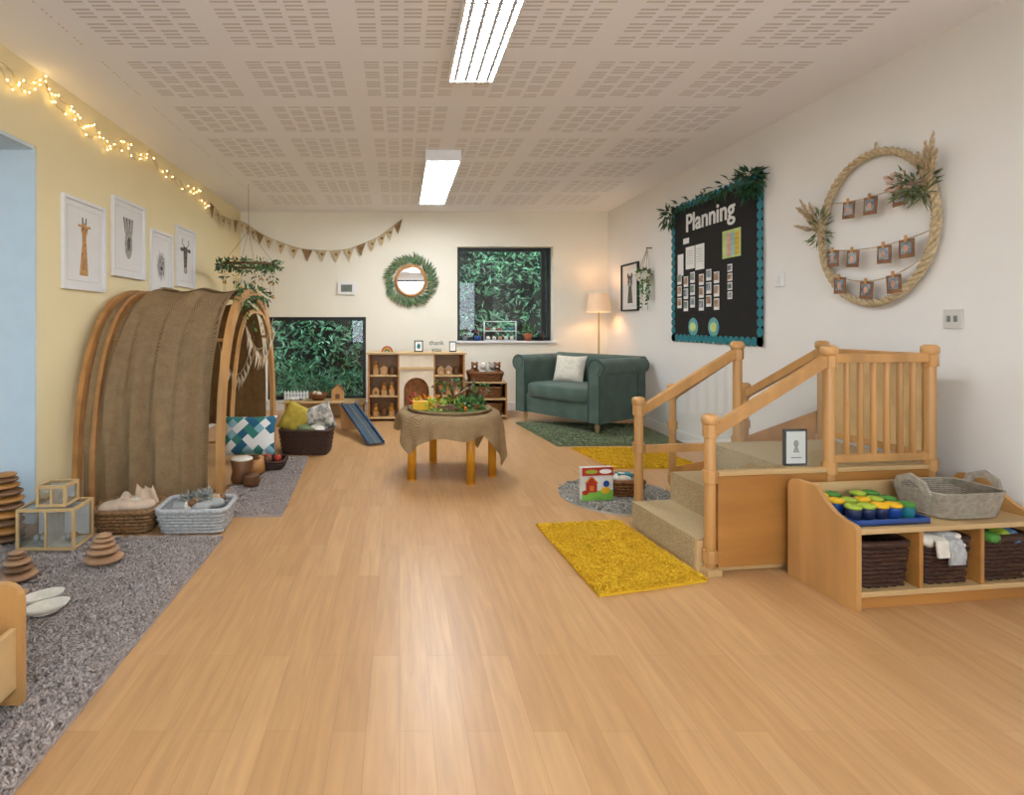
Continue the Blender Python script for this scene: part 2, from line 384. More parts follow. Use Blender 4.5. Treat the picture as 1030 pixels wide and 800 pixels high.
# ---------------- baskets
def rrect(w,d,r,n=40):
    pts=[]
    per=[]
    for cx,cy,a0 in((w/2-r,d/2-r,0),(-w/2+r,d/2-r,90),(-w/2+r,-d/2+r,180),(w/2-r,-d/2+r,270)):
        for k in range(5):
            a=D(a0+k*22.5); per.append(Vector((cx+r*math.cos(a),cy+r*math.sin(a))))
    Ls=[(per[(i+1)%20]-per[i]).length for i in range(20)]; T=sum(Ls)
    for i in range(n):
        t=T*i/n;j=0
        while t>Ls[j]: t-=Ls[j];j+=1
        pts.append(per[j].lerp(per[(j+1)%20],t/Ls[j]))
    return pts
def basket(o,c,w,d,h,mat,taper=.88,rows=None,n=44):
    c=Vector(c); rows=rows or max(5,int(h/.017)); rr=h/rows*.55
    for k in range(rows):
        f=taper+(1-taper)*k/(rows-1); z=rr+k*(h-2*rr)/(rows-1)
        P=rrect(w*f,d*f,min(w,d)*.16,n)
        pts=[]
        for i,p in enumerate(P):
            q=p.normalized()*(.0045*(1 if (i+k)%2 else -1)); pts.append((c.x+p.x+q.x,c.y+p.y+q.y,c.z+z))
        o.tube(pts,rr,mat,closed=True,seg=5)
    P=rrect(w,d,min(w,d)*.16,n); o.tube([(c.x+p.x,c.y+p.y,c.z+h) for p in P],rr*1.5,mat,closed=True,seg=6)
    P2=rrect(w*taper*.97,d*taper*.97,min(w,d)*.15,n); P3=rrect(w*.96,d*.96,min(w,d)*.15,n)
    vs=[(c.x+p.x,c.y+p.y,c.z+.006) for p in P2]+[(c.x+p.x,c.y+p.y,c.z+h) for p in P3]
    o.add(vs,[tuple(range(n))]+[(i,(i+1)%n,n+(i+1)%n,n+i) for i in range(n)],mat,True)
def clothlump(o,c,r,mat,noi=.5,ns=9): o.sph(c,r,mat,20,14,noi,ns)
peach=pm('peach_cloth','CFB59C',.9)
o=M('wicker_basket'); basket(o,(0,0,0),.30,.24,.11,wick_t)
for i in range(6): clothlump(o,(U(-.08,.08),U(-.05,.05),.10+U(0,.02)),(.07,.05,.035),random.choice([cream,cream,wick_w,peach]))
def clothfold(o,c,w_,h_,rz,mat,ph):
    def fn(a,b_):
        x=(a-.5)*w_*(1-.35*b_); y=.02*math.sin(a*14+ph)*(1-.4*b_)+.03*b_; z=b_*h_*(.8+.35*noise.noise(Vector((a*3,ph,0))))
        q=Matrix.Rotation(rz,3,'Z')@Vector((x,y,z)); return Vector(c)+q
    o.grid(fn,24,10,mat)
clothfold(o,(.03,.0,.09),.2,.10,D(35),peach,1); clothfold(o,(.0,-.03,.09),.18,.08,D(15),cream,3); clothfold(o,(.07,.04,.09),.16,.13,D(50),peach,5)
o.build((-1.45,3.0,.005),D(4))
o=M('white_basket'); basket(o,(0,0,0),.36,.25,.12,wick_w)
for i in range(6): clothlump(o,(U(-.1,.1),U(-.05,.05),.115),(.05,.04,.03),random.choice([pm('felt_grey','A2A19C',.9),cream]))
tealc=pm('cone_grey','7C8A86',.8,.3,island=1,hx2='A59C8E')
for i in range(6):
    cx,cy=U(-.07,.06),U(-.02,.06); o.clump((cx,cy,.15),(.03,.03,.025),60,.03,.015,tealc)
for i in range(5): o.sph((U(-.12,.12),U(-.06,.06),.14),(.025,.02,.02),random.choice([wood,woodd,grey]),10,6)
o.build((-1.09,3.0,.005),D(3))
plushy=pm('yellow_cushion','C0A63C',.9,.15,20,.2); patt=pm('patterned','D5CFC3',.9,.1,25,0,hx2='4A4A44')
o=M('toy_basket'); basket(o,(0,0,0),.42,.3,.2,wick_d)
o.pillow((-.1,.0,.28),.24,.26,.1,plushy,Matrix.Rotation(D(25),3,'Y')@Matrix.Rotation(D(-15),3,'X'))
o.pillow((.1,.02,.28),.26,.24,.1,patt,Matrix.Rotation(D(-20),3,'Y'))
clothlump(o,(.02,-.08,.2),(.09,.05,.04),leafo); clothlump(o,(.1,-.05,.2),(.08,.06,.05),cream)
o.build((-.79,4.76,0),D(-3))

# ---------------- left wall frames
ink=pm('ink_grey','75706A',.9,.3,40); inkl=pm('ink_light','B8B2A8',.9,.2,40); tan=pm('giraffe_tan','D8AA72',.9,.25,60,hx2='AD7A48'); paper=pm('paper','E9E7E3',.8,.01)
mt=pm('mount_line','C9C5BE',.8,.02)
def frame(o,w,h,fm,fw=.02,t=.025):
    o.b2(-w/2,w/2,-t,0,-h/2,-h/2+fw,fm); o.b2(-w/2,w/2,-t,0,h/2-fw,h/2,fm); o.b2(-w/2,-w/2+fw,-t,0,-h/2+fw,h/2-fw,fm); o.b2(w/2-fw,w/2,-t,0,-h/2+fw,h/2-fw,fm)
    o.b2(-w/2+fw,w/2-fw,-.008,0,-h/2+fw,h/2-fw,paper)
    g=.055
    for q in((-w/2+g,w/2-g,-h/2+g,-h/2+g+.003),(-w/2+g,w/2-g,h/2-g-.003,h/2-g),(-w/2+g,-w/2+g+.003,-h/2+g,h/2-g),(w/2-g-.003,w/2-g,-h/2+g,h/2-g)): o.b2(q[0],q[1],-.009,-.008,q[2],q[3],mt)
def art(o,k):
    y=-.0082
    if k==0:
        o.prism([(-.05,-.19),(.045,-.19),(.025,.0),(.018,.08),(-.022,.08),(-.022,0)],'y',y-.001,y,tan)
        o.disc(0,.1,.035,.042,y-.0012,tan); o.disc(.0,.07,.02,.025,y-.003,tan)
        for s in(-1,1): o.prism([(s*.012,.13),(s*.016,.175),(s*.024,.175),(s*.022,.13)][::s],'y',y-.002,y,ink); o.disc(s*.05,.12,.02,.008,y-.001,tan); o.disc(s*.02,.105,.005,.005,y-.005,black)
    elif k==1:
        o.disc(0,-.03,.055,.11,y,inkl)
        for i in range(7): o.prism([(-.05+i*.016,.04),(-.042+i*.016,.04),(-.065+i*.022,.16),(-.08+i*.022,.15)],'y',y-.001,y,inkl if i%2 else ink)
        o.disc(0,-.03,.022,.05,y-.002,ink)
    elif k==2:
        for i in range(40):
            a=i*.157; o.prism([(.045*math.cos(a-.1),.045*math.sin(a-.1)),(.045*math.cos(a+.1),.045*math.sin(a+.1)),(U(.08,.11)*math.cos(a),-.01+U(.1,.15)*math.sin(a))],'y',y-.001,y,random.choice([ink,inkl]))
        o.disc(0,0,.055,.07,y-.0015,inkl); o.disc(0,-.03,.02,.016,y-.003,black)
        for s in(-1,1): o.disc(s*.025,.02,.008,.006,y-.003,black)
    else:
        o.prism([(-.05,.1),(.05,.1),(.03,-.12),(-.03,-.12)],'y',y-.001,y,ink); o.disc(0,-.12,.04,.03,y-.0015,inkl)
        for s in(-1,1):
            o.disc(s*.085,.07,.04,.018,y-.0012,ink); o.disc(s*.03,.04,.008,.008,y-.003,black); o.tube([(s*.03,y,.1),(s*.08,y,.13),(s*.07,y,.17)],.006,inkl)
for k,(y0,y1,z0,z1) in enumerate([(3.28,3.75,1.305,1.87),(3.85,4.33,1.43,1.99),(4.44,4.86,1.31,1.86),(4.95,5.4,1.43,1.98)]):
    o=M('animal_picture'); frame(o,y1-y0,z1-z0,white); art(o,k); o.clampy(); o.build((LW,(y0+y1)/2,(z0+z1)/2),D(90),bevel=.002)

# ---------------- fairy lights
o=M('fairy_lights'); fl=em('fairy_bulb','FFD98A',10)
key=[(2.3,2.42),(2.76,2.38),(3.1,2.47),(3.35,2.42),(3.61,2.37),(4.0,2.42),(4.4,2.46),(4.9,2.40),(5.49,2.42),(5.8,2.36)]
for s in range(2):
    pts=[]
    for i in range(len(key)-1):
        for t in range(8):
            f=t/8; y=key[i][0]*(1-f)+key[i+1][0]*f; z=key[i][1]*(1-f)+key[i+1][1]*f-.05*math.sin(f*math.pi)
            pts.append((LW+.012+.01*R(),y,min(CH-.02,z+U(-.03,.03)-s*.04)))
    o.tube(pts,.0018,steel,seg=4)
    for p in pts[::1]:
        if R()<.5: o.sph((p[0]+.008,p[1],p[2]-.006),.0045,fl,6,4)
o.build()

# ---------------- bunting
def pennant(o,p,d,s,h,mat,nrm):
    p=Vector(p);d=Vector(d).normalized();n=Vector(nrm)*.002
    o.add([p-d*s/2-n,p+d*s/2-n,p-Vector((0,0,h))-n,p-d*s/2+n,p+d*s/2+n,p-Vector((0,0,h))+n],[(0,1,2),(3,5,4),(0,3,4,1),(1,4,5,2),(2,5,3,0)],mat)
o=M('bunting')
px=[(-1.97,5.75,2.36),(-1.97,6.3,2.28),(-1.93,6.93,2.36),(-1.72,6.95,2.2),(-1.25,6.97,2.02),(-.7,6.97,2.0),(-.27,6.97,2.17),(.03,6.97,2.4)]
pts=[]
for i in range(len(px)-1):
    for t in range(6): pts.append(Vector(px[i]).lerp(Vector(px[i+1]),t/6))
pts.append(Vector(px[-1]))
for _ in range(3): pts=[pts[0]]+[(pts[i-1]+pts[i]*2+pts[i+1])/4 for i in range(1,len(pts)-1)]+[pts[-1]]
for p in pts: p.x=max(p.x,-1.985)
o.tube(pts,.004,rope,seg=5)
burb=pm('bunting_brown','9C7A50',.9,.2,40); bunl=pm('bunting_hessian','D2BA92',.9,.12,40)
for i in range(1,len(pts)-1,2):
    d=pts[i+1]-pts[i-1]; pennant(o,pts[i],(d.x,d.y,d.z),.13,.15,bunl if (i//2)%4 else burb,(0,1,0) if abs(d.x)>abs(d.y) else (1,0,0)); o.sph(pts[i]-Vector((0,.006,.05)),(.018,.003,.018),burb,8,5)
o.tube([pts[-1],pts[-1]+Vector((-.02,-.01,.04))],.01,white)
o.build()
# ---------------- hanging greenery mobile
o=M('hanging_greenery_hoop')
ring=[(.27*math.cos(a*.2618),.27*math.sin(a*.2618),0) for a in range(24)]
o.tube(ring,.012,woodd,closed=True)
for i in range(4):
    a=i*math.pi/2; o.tube([(.27*math.cos(a),.27*math.sin(a),0),(0,0,.35)],.0015,black,seg=4)
o.tube([(0,0,.35),(0,0,CH-1.68)],.002,black,seg=4)
for p in ring: o.clump(p,(.05,.05,.03),16,.06,.02,random.choice([leafd,leafg]),.3)
for i in range(8):
    a=i*.785; x,y=.25*math.cos(a),.25*math.sin(a); l=U(.2,.42)
    o.tube([(x,y,0),(x,y,-l)],.0015,woodd,seg=4); o.sph((x,y,-l),.018,random.choice([woodd,wood])); o.sph((x,y,-l*.6),.012,woody); o.clump((x,y,-l*.4),(.02,.02,.05),8,.05,.02,leafd,.6)
o.build((-1.52,5.6,1.68))

# ---------------- thermostat, mirror wreath
o=M('thermostat'); o.b2(-.11,.11,-.03,0,-.075,.075,white); o.b2(-.07,.07,-.032,-.03,-.045,.045,pm('lcd','6E7568',.3)); o.build((-.665,BK,1.535),bevel=.006)
o=M('leaf_wreath_mirror')
o.prism([(.17*math.cos(i*.1963),.17*math.sin(i*.1963)) for i in range(32)],'y',-.028,-.02,mirror)
o.tube([(.185*math.cos(i*.1309),-.028,.185*math.sin(i*.1309)) for i in range(48)],.02,woodh,closed=True,seg=8)
for i in range(520):
    a=U(0,6.283); r=U(.2,.27); d=Vector((math.cos(a),U(-.35,.1),math.sin(a)))
    t=Vector((-math.sin(a),0,math.cos(a)))*U(.3,1.0)
    o.leaf((r*math.cos(a),-.03,r*math.sin(a)),d*.8+t,U(.07,.13),.018,random.choice([leafo,leafg,leafo,leafd]),Vector((0,-1,0)))
o.clampy(); o.build((.14,BK,1.63))

# ---------------- fireplace shelf unit
o=M('toy_fireplace_shelf'); W=.54; h=.77; d=.36
for x0,x1 in((-.54,-.19),(.19,.54)):
    for x in(x0,x1-.018): o.b2(x,x+.018,0,d,.0,h-.02,woodh)
    for z in(.03,.27,.5): o.b2(x0+.018,x1-.018,.01,d-.01,z,z+.016,woodl)
    o.b2(x0+.018,x1-.018,d-.012,d,.03,h-.02,woodh)
o.b2(-.56,.56,-.015,d,h-.02,h,woodl)
mant=pm('mantel_white_ply','DDCDB3',.5,.06,8)
P=[(-.19,0),(-.14,0),(-.14,.35)]+[( -.14*math.cos(t*math.pi/12), .35+.14*math.sin(t*math.pi/12)) for t in range(1,12)]+[(.14,.35),(.14,0),(.19,0),(.19,h-.02),(-.19,h-.02)]
o.prism(P,'y',.0,.02,mant)
o.b2(-.17,.17,.25,.27,0,.55,pm('hearth','C98C5A',.8,.2,20)); o.b2(-.19,.19,-.01,.26,0,.03,woodl)
o.b2(-.2,.2,-.012,0,.58,.61,woodl)
def house(o,x,y,z,s,m1,m2):
    o.prism([(x-s/2,z),(x+s/2,z),(x+s/2,z+s*.8),(x,z+s*1.3),(x-s/2,z+s*.8)],'y',y,y+s*.5,m1)
    o.b2(x-s*.18,x+s*.18,y-.004,y,z+s*.15,z+s*.55,m2)
    o.box((x-s*.3,y+s*.25,z+s*1.07),(s*.72,s*.6,.008),m2,(0,D(-45),0)); o.box((x+s*.3,y+s*.25,z+s*1.07),(s*.72,s*.6,.008),m2,(0,D(45),0))
for x0 in(-.365,.365):
    for z in(.046,.286,.516):
        for dx in(-.09,.0,.09):
            q=R(); xx=x0+dx
            if q<.45: house(o,xx,.08,z,.075,wood,random.choice([woodd,woodl,cream]))
            elif q<.75:
                o.b2(xx-.03,xx+.03,.08,.14,z,z+.06,wood); o.b2(xx-.02,xx+.02,.09,.13,z+.06,z+.11,woody); o.sph((xx,.11,z+.13),.02,wood)
            else: o.lathe((xx,.12,z),[(.035,0),(.04,.03),(.03,.08),(.02,.09)],woodd,14)
for k,mm in enumerate([red,orange,yellow,green,blue]):
    r=.06-.011*k; o.tube([(-.33+r*math.cos(t*math.pi/10),.14,h+.002+r*math.sin(t*math.pi/10)) for t in range(11)],.0058,mm,seg=5)
o.b2(-.02,.08,.15,.165,h,h+.13,black); o.b2(-.008,.068,.148,.15,h+.012,h+.118,paper); o.disc(.03,h+.065,.02,.03,.148,teal)
o.b2(.38,.46,.16,.175,h,h+.12,black); o.b2(.388,.452,.158,.16,h+.012,h+.108,paper)
fp=o.build((.187,6.2,0),bevel=.002)
tx=bpy.data.curves.new('thankyou_lettering','FONT'); tx.body='thank\nyou'; tx.size=.075; tx.extrude=.003; tx.align_x='CENTER'
to=bpy.data.objects.new('thankyou_lettering',tx); sc.collection.objects.link(to); to.parent=fp; to.location=(.23,.12,h+.08); to.rotation_euler=(D(90),0,0); tx.materials.append(black)

# corner shelf with baskets
o=M('corner_storage_shelf')
for x in(-.24,.225): o.b2(x,x+.016,0,.34,0,.42,woodh)
for z in(.03,.22,.41): o.b2(-.225,.225,0,.34,z,z+.014,woodl)
o.b2(-.225,.225,.32,.335,.03,.42,woodh)
for z in(.046,.236): basket(o,(0,.16,z),.38,.26,.12,wick_o,.94)
basket(o,(0,.16,.425),.4,.27,.1,wick_o,.9)
brown=pm('plush_brown','8A5A38',.95,.2,40,.4)
for x,mm in((-.12,brown),(-.02,cream),(.08,pm('plush_grey','A8A29A',.95)),(.14,brown)):
    o.sph((x,.15,.53),(.05,.05,.06),mm,noi=.1); o.sph((x,.12,.6),.04,mm); 
    for s in(-1,1): o.sph((x+s*.028,.12,.635),.014,mm,8,6); o.sph((x+s*.014,.084,.605),.004,black,6,4)
    o.sph((x,.084,.592),(.015,.01,.01),cream,8,6)
o.build((.985,6.36,0),D(-4),bevel=.002)

# ---------------- sofa
o=M('green_sofa'); W=1.12/2; dp=.4
o.b2(-W+.1,W-.1,-dp+.03,dp-.1,.1,.3,sofam)
o.sph((0,-.07,.345),(W-.13,.33,.085),sofam,40,16,e=.3)
def scroll(sg,a,thick=.15,top=.72,roll=.085):
    P=[]
    cx=a-sg*.07; cz=top-roll
    P.append((a-sg*.03,.1)); P.append((a-sg*.03,cz-roll*.9))
    for t in range(-70,200,15): P.append((cx+sg*.005+sg*roll*math.cos(D(t)),cz+roll*math.sin(D(t))))
    P.append((a-sg*thick,.1)); return P
piping=pm('sofa_piping','35504A',.8,.1)
for sg in(-1,1):
    P=scroll(sg,sg*W); o.prism(P,'y',-dp,dp-.02,sofam,True)
    cx=sg*W-sg*.07; o.prism([(cx+.055*math.cos(i*.314),.635+.055*math.sin(i*.314)) for i in range(20)],'y',-dp-.012,-dp,sofam)
    o.tube([(x_,-dp-.002,z_) for x_,z_ in P],.006,piping,closed=True,seg=6)
P=[(y,z) for (y,z) in scroll(1,dp,.17,.73)]
o.prism(P,'x',-W+.02,W-.02,sofam,True)
for x in(-W+.1,W-.1):
    for y in(-dp+.07,dp-.08): o.lathe((x,y,0),[(.013,0),(.02,.02),(.028,.06),(.02,.075),(.03,.1)],woodl,14)
for r in range(2):
    for k in range(6): o.sph((-.33+k*.13+(r*.06),dp-.172,.5+r*.1),.009,sofam,8,6)
o.pillow((-.17,.06,.56),.36,.32,.14,cream,Matrix.Rotation(D(12),3,'Z')@Matrix.Rotation(D(-20),3,'X'))
sf=o.build((1.93,5.99,.028),D(-55),bevel=.02)
# ---------------- floor lamp
o=M('floor_lamp'); o.lathe((0,0,0),[(.13,0),(.13,.015),(.02,.025)],steel); o.cyl((0,0,.02),(0,0,1.3),.009,steel)
sh,nt,b=newmat('lamp_shade'); b.inputs['Base Color'].default_value=H('DCC0A4'); b.inputs['Emission Color'].default_value=H('FFC48C'); b.inputs['Emission Strength'].default_value=.14
o.lathe((0,0,1.23),[(.14,0),(.115,.225)],sh,cap=False); o.sph((0,0,1.34),.03,em('bulb','FFD09A',65))
o.tube([(0,0,1.44),(.11,0,1.453)],.003,steel); o.tube([(0,0,1.3),(0,0,1.45)],.004,steel); o.tube([(0,0,1.44),(-.11,0,1.453)],.003,steel)
o.build((2.39,6.68,0))
# ---------------- right wall items
o=M('character_picture'); frame(o,.46,.54,black,.018); y=-.0085
o.disc(0,.06,.06,.07,y,ink); o.prism([(-.07,-.18),(.07,-.18),(.04,.0),(-.04,.0)],'y',y-.001,y,ink); o.disc(0,.05,.035,.045,y-.002,inkl); 
for s in(-1,1): o.disc(s*.05,.13,.022,.03,y-.001,ink); o.disc(s*.015,.06,.006,.008,y-.004,black)
o.build((RW,6.31,1.505),D(-90),bevel=.002)
o=M('hanging_planter'); o.sph((0,-.09,0),(.07,.07,.06),cream); o.lathe((0,-.09,0),[(.07,0),(.072,.03)],cream)
for a in range(4):
    an=a*1.571+.78; o.tube([(.07*math.cos(an),-.09+.07*math.sin(an),0),(0,-.05,.3)],.003,rope,seg=4); o.tube([(.07*math.cos(an),-.09+.07*math.sin(an),0),(0,-.09,-.08)],.003,rope,seg=4)
o.cyl((0,0,.3),(0,-.06,.3),.006,woodd); o.clump((0,-.09,.04),(.06,.05,.03),50,.05,.028,leafg)
for i in range(9):
    a=U(0,6.28); x,y0=.07*math.cos(a),-.09+.05*math.sin(a); l=U(.15,.38)
    o.tube([(x*.6,y0,.04),(x,y0,-.05),(x*1.1,y0,-l)],.0015,leafg,seg=4); 
    for k in range(9): o.leaf((x*1.05,y0,-l*k/9),(U(-1,1),U(-1,.3),-.6),.04,.026,leafg)
o.clampy(); o.build((RW,5.78,1.58),D(-90))
# planning board
o=M('planning_board'); bw,bh=1.3,1.23
o.b2(-bw/2,bw/2,-.015,0,-bh/2,bh/2,pm('board_black','100E0D',.8,.2,10))
def scal(x0,z0,x1,z1):
    n=int(((x1-x0)**2+(z1-z0)**2)**.5/.07)
    for i in range(n+1):
        f=i/n; o.disc(x0+(x1-x0)*f,z0+(z1-z0)*f,.036,.036,-.0155,teal,14,.002)
a,b_=bw/2-.012,bh/2-.012
scal(-a,-b_,a,-b_);scal(-a,b_,a,b_);scal(-a,-b_,-a,b_);scal(a,-b_,a,b_)
y=-.0155
photos=[pm('photo_print','A9B4BC',.5,.3,25,hx2='4C5A64'),pm('photo_print_warm','C9A487',.5,.3,25,hx2='6A4A38'),pm('photo_print_green','9AA79A',.5,.3,25,hx2='4A5A58')]
def card(x,z,w_,h_,m,yy=None): yy=y if yy is None else yy; o.b2(x-w_/2,x+w_/2,yy-.002,yy,z-h_/2,z+h_/2,m)
card(-.33,.12,.15,.2,paper); card(-.17,.11,.14,.22,paper); card(-.5,.07,.1,.2,paper); card(-.4,.28,.1,.05,paper)
for cx_ in(-.33,-.17):
    for r in range(6): card(cx_,.18-.022*r,.1,.004,inkl,y-.0025)
pinkm=pm('pink','E5A0B8',.8); pale=pm('pale_lime','C9D98A',.8); palet=pm('pale_teal','9CC9C6',.8)
card(.29,.16,.24,.22,pale)
for j_ in range(5):
    for i_ in range(4): card(.21+i_*.053,.08+j_*.037,.046,.03,[pale,pinkm,palet,yellow][(i_)%4],y-.003)
for c in range(6):
    for r in range(3):
        x=-.52+c*.115+(.03 if c>2 else 0); z=-.06-.11*r-(c%2)*.03
        card(x,z,.075,.095,paper); card(x,z+.008,.06,.06,random.choice(photos),y-.003)
for c in range(4):card(.27,-.03-.09*c*.8,.06,.06,paper); card(.27,-.03-.09*c*.8,.045,.04,photos[c%3],y-.003)
gl_=pm('globe','6FB07A',.7,.3,30,hx2='4C8FC0')
for x in(-.28,.04): o.disc(x,-.5,.08,.08,y,gl_); o.disc(x,-.5,.05,.04,y-.003,pale); 
for c,rr,n in(((.6,-.07,.56),(.08,.03,.09),150),((-.62,-.07,.54),(.05,.03,.08),80),((.25,-.06,.61),(.35,.02,.03),60),((-.3,-.06,.61),(.3,.02,.02),30)):
    o.clump(c,rr,n,.09,.02,leafd,.5)
o.clampy(); pb=o.build((RW,4.66,1.565),D(-90))
def text(body,size,loc,parent,mat,ext=.003):
    tx=bpy.data.curves.new('lettering','FONT'); tx.body=body; tx.size=size; tx.extrude=ext; tx.offset=size*.012; tx.align_x='CENTER'; tx.materials.append(mat)
    t=bpy.data.objects.new('lettering',tx); sc.collection.objects.link(t); t.parent=parent; t.location=loc; t.rotation_euler=(D(90),0,0); return t
text('Planning',.225,(-.03,-.02,.36),pb,paper)
# switches
o=M('light_switch'); o.b2(-.03,.03,-.025,0,-.05,.05,white); o.b2(-.012,.012,-.03,-.025,-.02,.02,white); o.build((RW,3.82,1.4),D(-90),bevel=.004)
ivory=pm('switch_ivory','D0CCC4',.4,.02)
o=M('wall_socket'); o.b2(-.045,.045,-.01,0,-.045,.045,ivory); o.b2(-.025,-.008,-.014,-.01,-.015,.015,grey); o.b2(.008,.025,-.014,-.01,-.015,.015,grey); o.build((RW,2.63,1.12),D(-90),bevel=.003)
# hoop
o=M('photo_hoop_wreath')
rx,rz=.365,.41
for s in range(3):
    pts=[]
    for i in range(260):
        a=2*math.pi*i/260; ph=a*20+s*2.094; k=.0115
        pts.append(((rx+k*math.cos(ph))*math.cos(a),-.03+k*math.sin(ph),(rz+k*math.cos(ph))*math.sin(a)))
    o.tube(pts,.0115,rope,closed=True,seg=6)
o.tube([(0,-.02,rz),(.0,-.01,rz+.06)],.006,rope)
def sag(x,z0,s,half): return z0-s*(1-(x/half)**2)
rows=[(.20,.03,[-.136,.01,.19],.33),(-.07,.04,[-.25,-.108,.097,.228],.345),(-.21,.08,[-.2,-.015,.155],.29)]
skin=pm('skin_print','D9A58A',.7)
for z0,s,xs,half in rows:
    o.tube([(half*(i/10-1),-.045,sag(half*(i/10-1),z0,s,half)) for i in range(21)],.003,rope,seg=4)
    for x in xs:
        z=sag(x,z0,s,half)-.05
        o.box((x,-.05,z),(.085,.004,.095),kraft,(0,U(-.1,.1),0)); o.box((x,-.0535,z+.004),(.055,.003,.06),photos[0]); o.sph((x,-.056,z),(.014,.003,.02),skin,8,6)
        o.box((x,-.056,z+.05),(.01,.01,.035),wood)
def plume(o,p,d,L,w_,mat,n=220):
    p=Vector(p);d=Vector(d).normalized(); o.tube([p-d*.05,p+d*L],.002,mat,seg=4)
    for i in range(n):
        f=R(); q=p+d*L*f; ww=w_*math.sin(math.pi*min(1,f*.8+.15))**.7
        v=Vector((U(-1,1),U(-1,1),U(-1,1))).normalized()
        o.leaf(q,d*1.2+v*.5,ww*1.4,.004,mat)
for dx,dz,L in((-.9,.75,.22),(-.6,1,.26),(-1,.35,.2),(-.8,1.1,.24),(-.3,1,.2)): plume(o,(-.36,-.05,-.0+U(0,.08)),(dx,-.1,dz),L,.03,pampas)
o.clump((-.36,-.05,.05),(.04,.02,.09),80,.07,.012,leafo)
for dx,dz,L in((.1,1,.24),(.25,1,.28),(-.1,1,.2),(.4,1,.2)): plume(o,(.33,-.05,.12),(dx,-.1,dz),L,.03,pampas,260)
o.clump((.27,-.05,.17),(.08,.03,.06),110,.07,.014,leafo); o.clump((.2,-.06,.2),(.05,.03,.04),60,.035,.03,pm('dried_flower','D8A898',.8,island=1,hx2='EAD8C8')); 
for i in range(12): o.leaf((.34,-.06,.12),(U(-.6,1),-.15,U(-1,.6)),.12,.012,leafo)
o.clampy(); o.build((RW,3.05,1.62),D(-90))

# ---------------- play stairs
o=M('toddler_climbing_stairs')
def step(x0,x1,y0,y1,h):
    o.b2(x0,x1,y0,y1,0,h-.012,woodl); o.b2(x0-.006,x1,y0+.01,y1-.01,h-.012,h,carpet); o.b2(x0-.006,x0,y0+.01,y1-.01,.02,h-.012,carpet)
step(-.05,.17,.02,.55,.15); step(.17,.4,.02,.55,.30); step(.4,1.1,.02,.55,.45)
o.b2(.03,1.1,-.012,.012,.03,.43,woodh); o.b2(.03,1.1,-.016,.016,.43,.45,woodl); o.b2(.4,1.1,.552,.57,.03,.44,woodh)
o.b2(.585,1.1,.57,.85,0,.288,woodl); o.b2(.6,1.09,.57,.85,.288,.3,carpet)
o.b2(.585,1.1,.85,1.14,0,.138,woodl); o.b2(.6,1.09,.85,1.14,.138,.15,carpet)
def post(x,y,h):
    o.b2(x-.034,x+.034,y-.034,y+.034,0,.03,woodl)
    o.cyl((x,y,.02),(x,y,h-.03),.023,wood,smooth=True)
    for z in(.05,.40 if h<.8 else .42,h-.1): o.cyl((x,y,z),(x,y,z+.055),.031,wood,seg=8); 
    o.lathe((x,y,h-.045),[(.031,0),(.035,.012),(.034,.035),(.022,.045)],wood,20)
for x,y,h_ in((0,0,.70),(0,.57,.70),(.58,0,1.0),(.58,.57,1.0),(1.1,0,1.0),(1.1,.57,1.0),(.58,1.16,.7),(1.1,1.16,.7)): post(x,y,h_)
for y in(0,.57):
    o.sweep([(0.02,y,.63),(.56,y,.93)],(0,1,0),.032,.045,wood,False)
    o.prism([(.03,.46),(.55,.46),(.55,.89),(.03,.6)],'y',y-.003,y+.003,plexi)
o.sweep([(0.03,.57,.42),(.56,.57,.42)],(0,1,0),.03,.04,wood,False)
for x in(.58,1.1):
    o.sweep([(x,.59,.93),(x,1.14,.63)],(1,0,0),.032,.045,wood,False)
o.prism([(.6,.3),(1.13,.06),(1.13,.35),(.6,.6)],'x',1.09,1.11,woodh); o.prism([(.6,.0),(1.13,.0),(1.13,.16),(.6,.36)],'x',.57,.585,woodh)
o.b2(.6,1.08,-.016,.016,.92,.96,wood); o.b2(.6,1.08,-.014,.014,.47,.505,wood)
for i in range(6): o.cyl((.67+i*.068,0,.5),(.67+i*.068,0,.93),.0125,wood,smooth=True)
o.b2(1.085,1.115,.03,.54,.92,.96,wood); o.b2(1.085,1.115,.03,.54,.47,.505,wood)
o.b2(1.094,1.106,.03,.54,.5,.92,woodl)
o.build((1.36,2.44,0),D(7),bevel=.004)
o=M('name_sign'); o.b2(-.055,.055,0,.012,0,.165,black); o.b2(-.045,.045,-.002,0,.01,.155,paper); o.disc(0,.1,.012,.016,-.002,inkl); o.prism([(-.014,.06),(.014,.06),(.006,.085),(-.006,.085)],'y',-.004,-.002,inkl); o.b2(-.025,.025,-.004,-.002,.035,.038,ink)
o.box((0,.03,.05),(.02,.05,.004),black,(D(-60),0,0)); o.build((1.80,2.53,.452),D(4))

# ---------------- storage bench on right
o=M('toy_storage_bench'); Lb,db=.85,.32
def side(x0,x1):
    P=[(0,0),(db,0),(db,.39)]+[(db-.04+.04*math.cos(D(t)),.39+.04*math.sin(D(t))) for t in(30,60,90)]+[(db-.14,.43)]+[(.03+ (1-t/6)*(db-.17), .33+ .10*(1-t/6)**2*1.0) for t in range(1,7)]+[(.01,.325),(0,.31)]
    o.prism(P,'x',x0,x1,wood)
side(0,.022); side(Lb-.022,Lb)
o.b2(.022,Lb-.022,.005,db-.02,.29,.31,woodl); o.b2(.022,Lb-.022,.005,db-.02,.05,.07,woodl); o.b2(.022,Lb-.022,.02,db-.03,0,.05,woodh)
o.b2(.022,Lb-.022,db-.02,db,.02,.40,woodl); o.b2(.285,.303,.01,db-.02,.07,.29,woodh); o.b2(.56,.578,.01,db-.02,.07,.29,woodh)
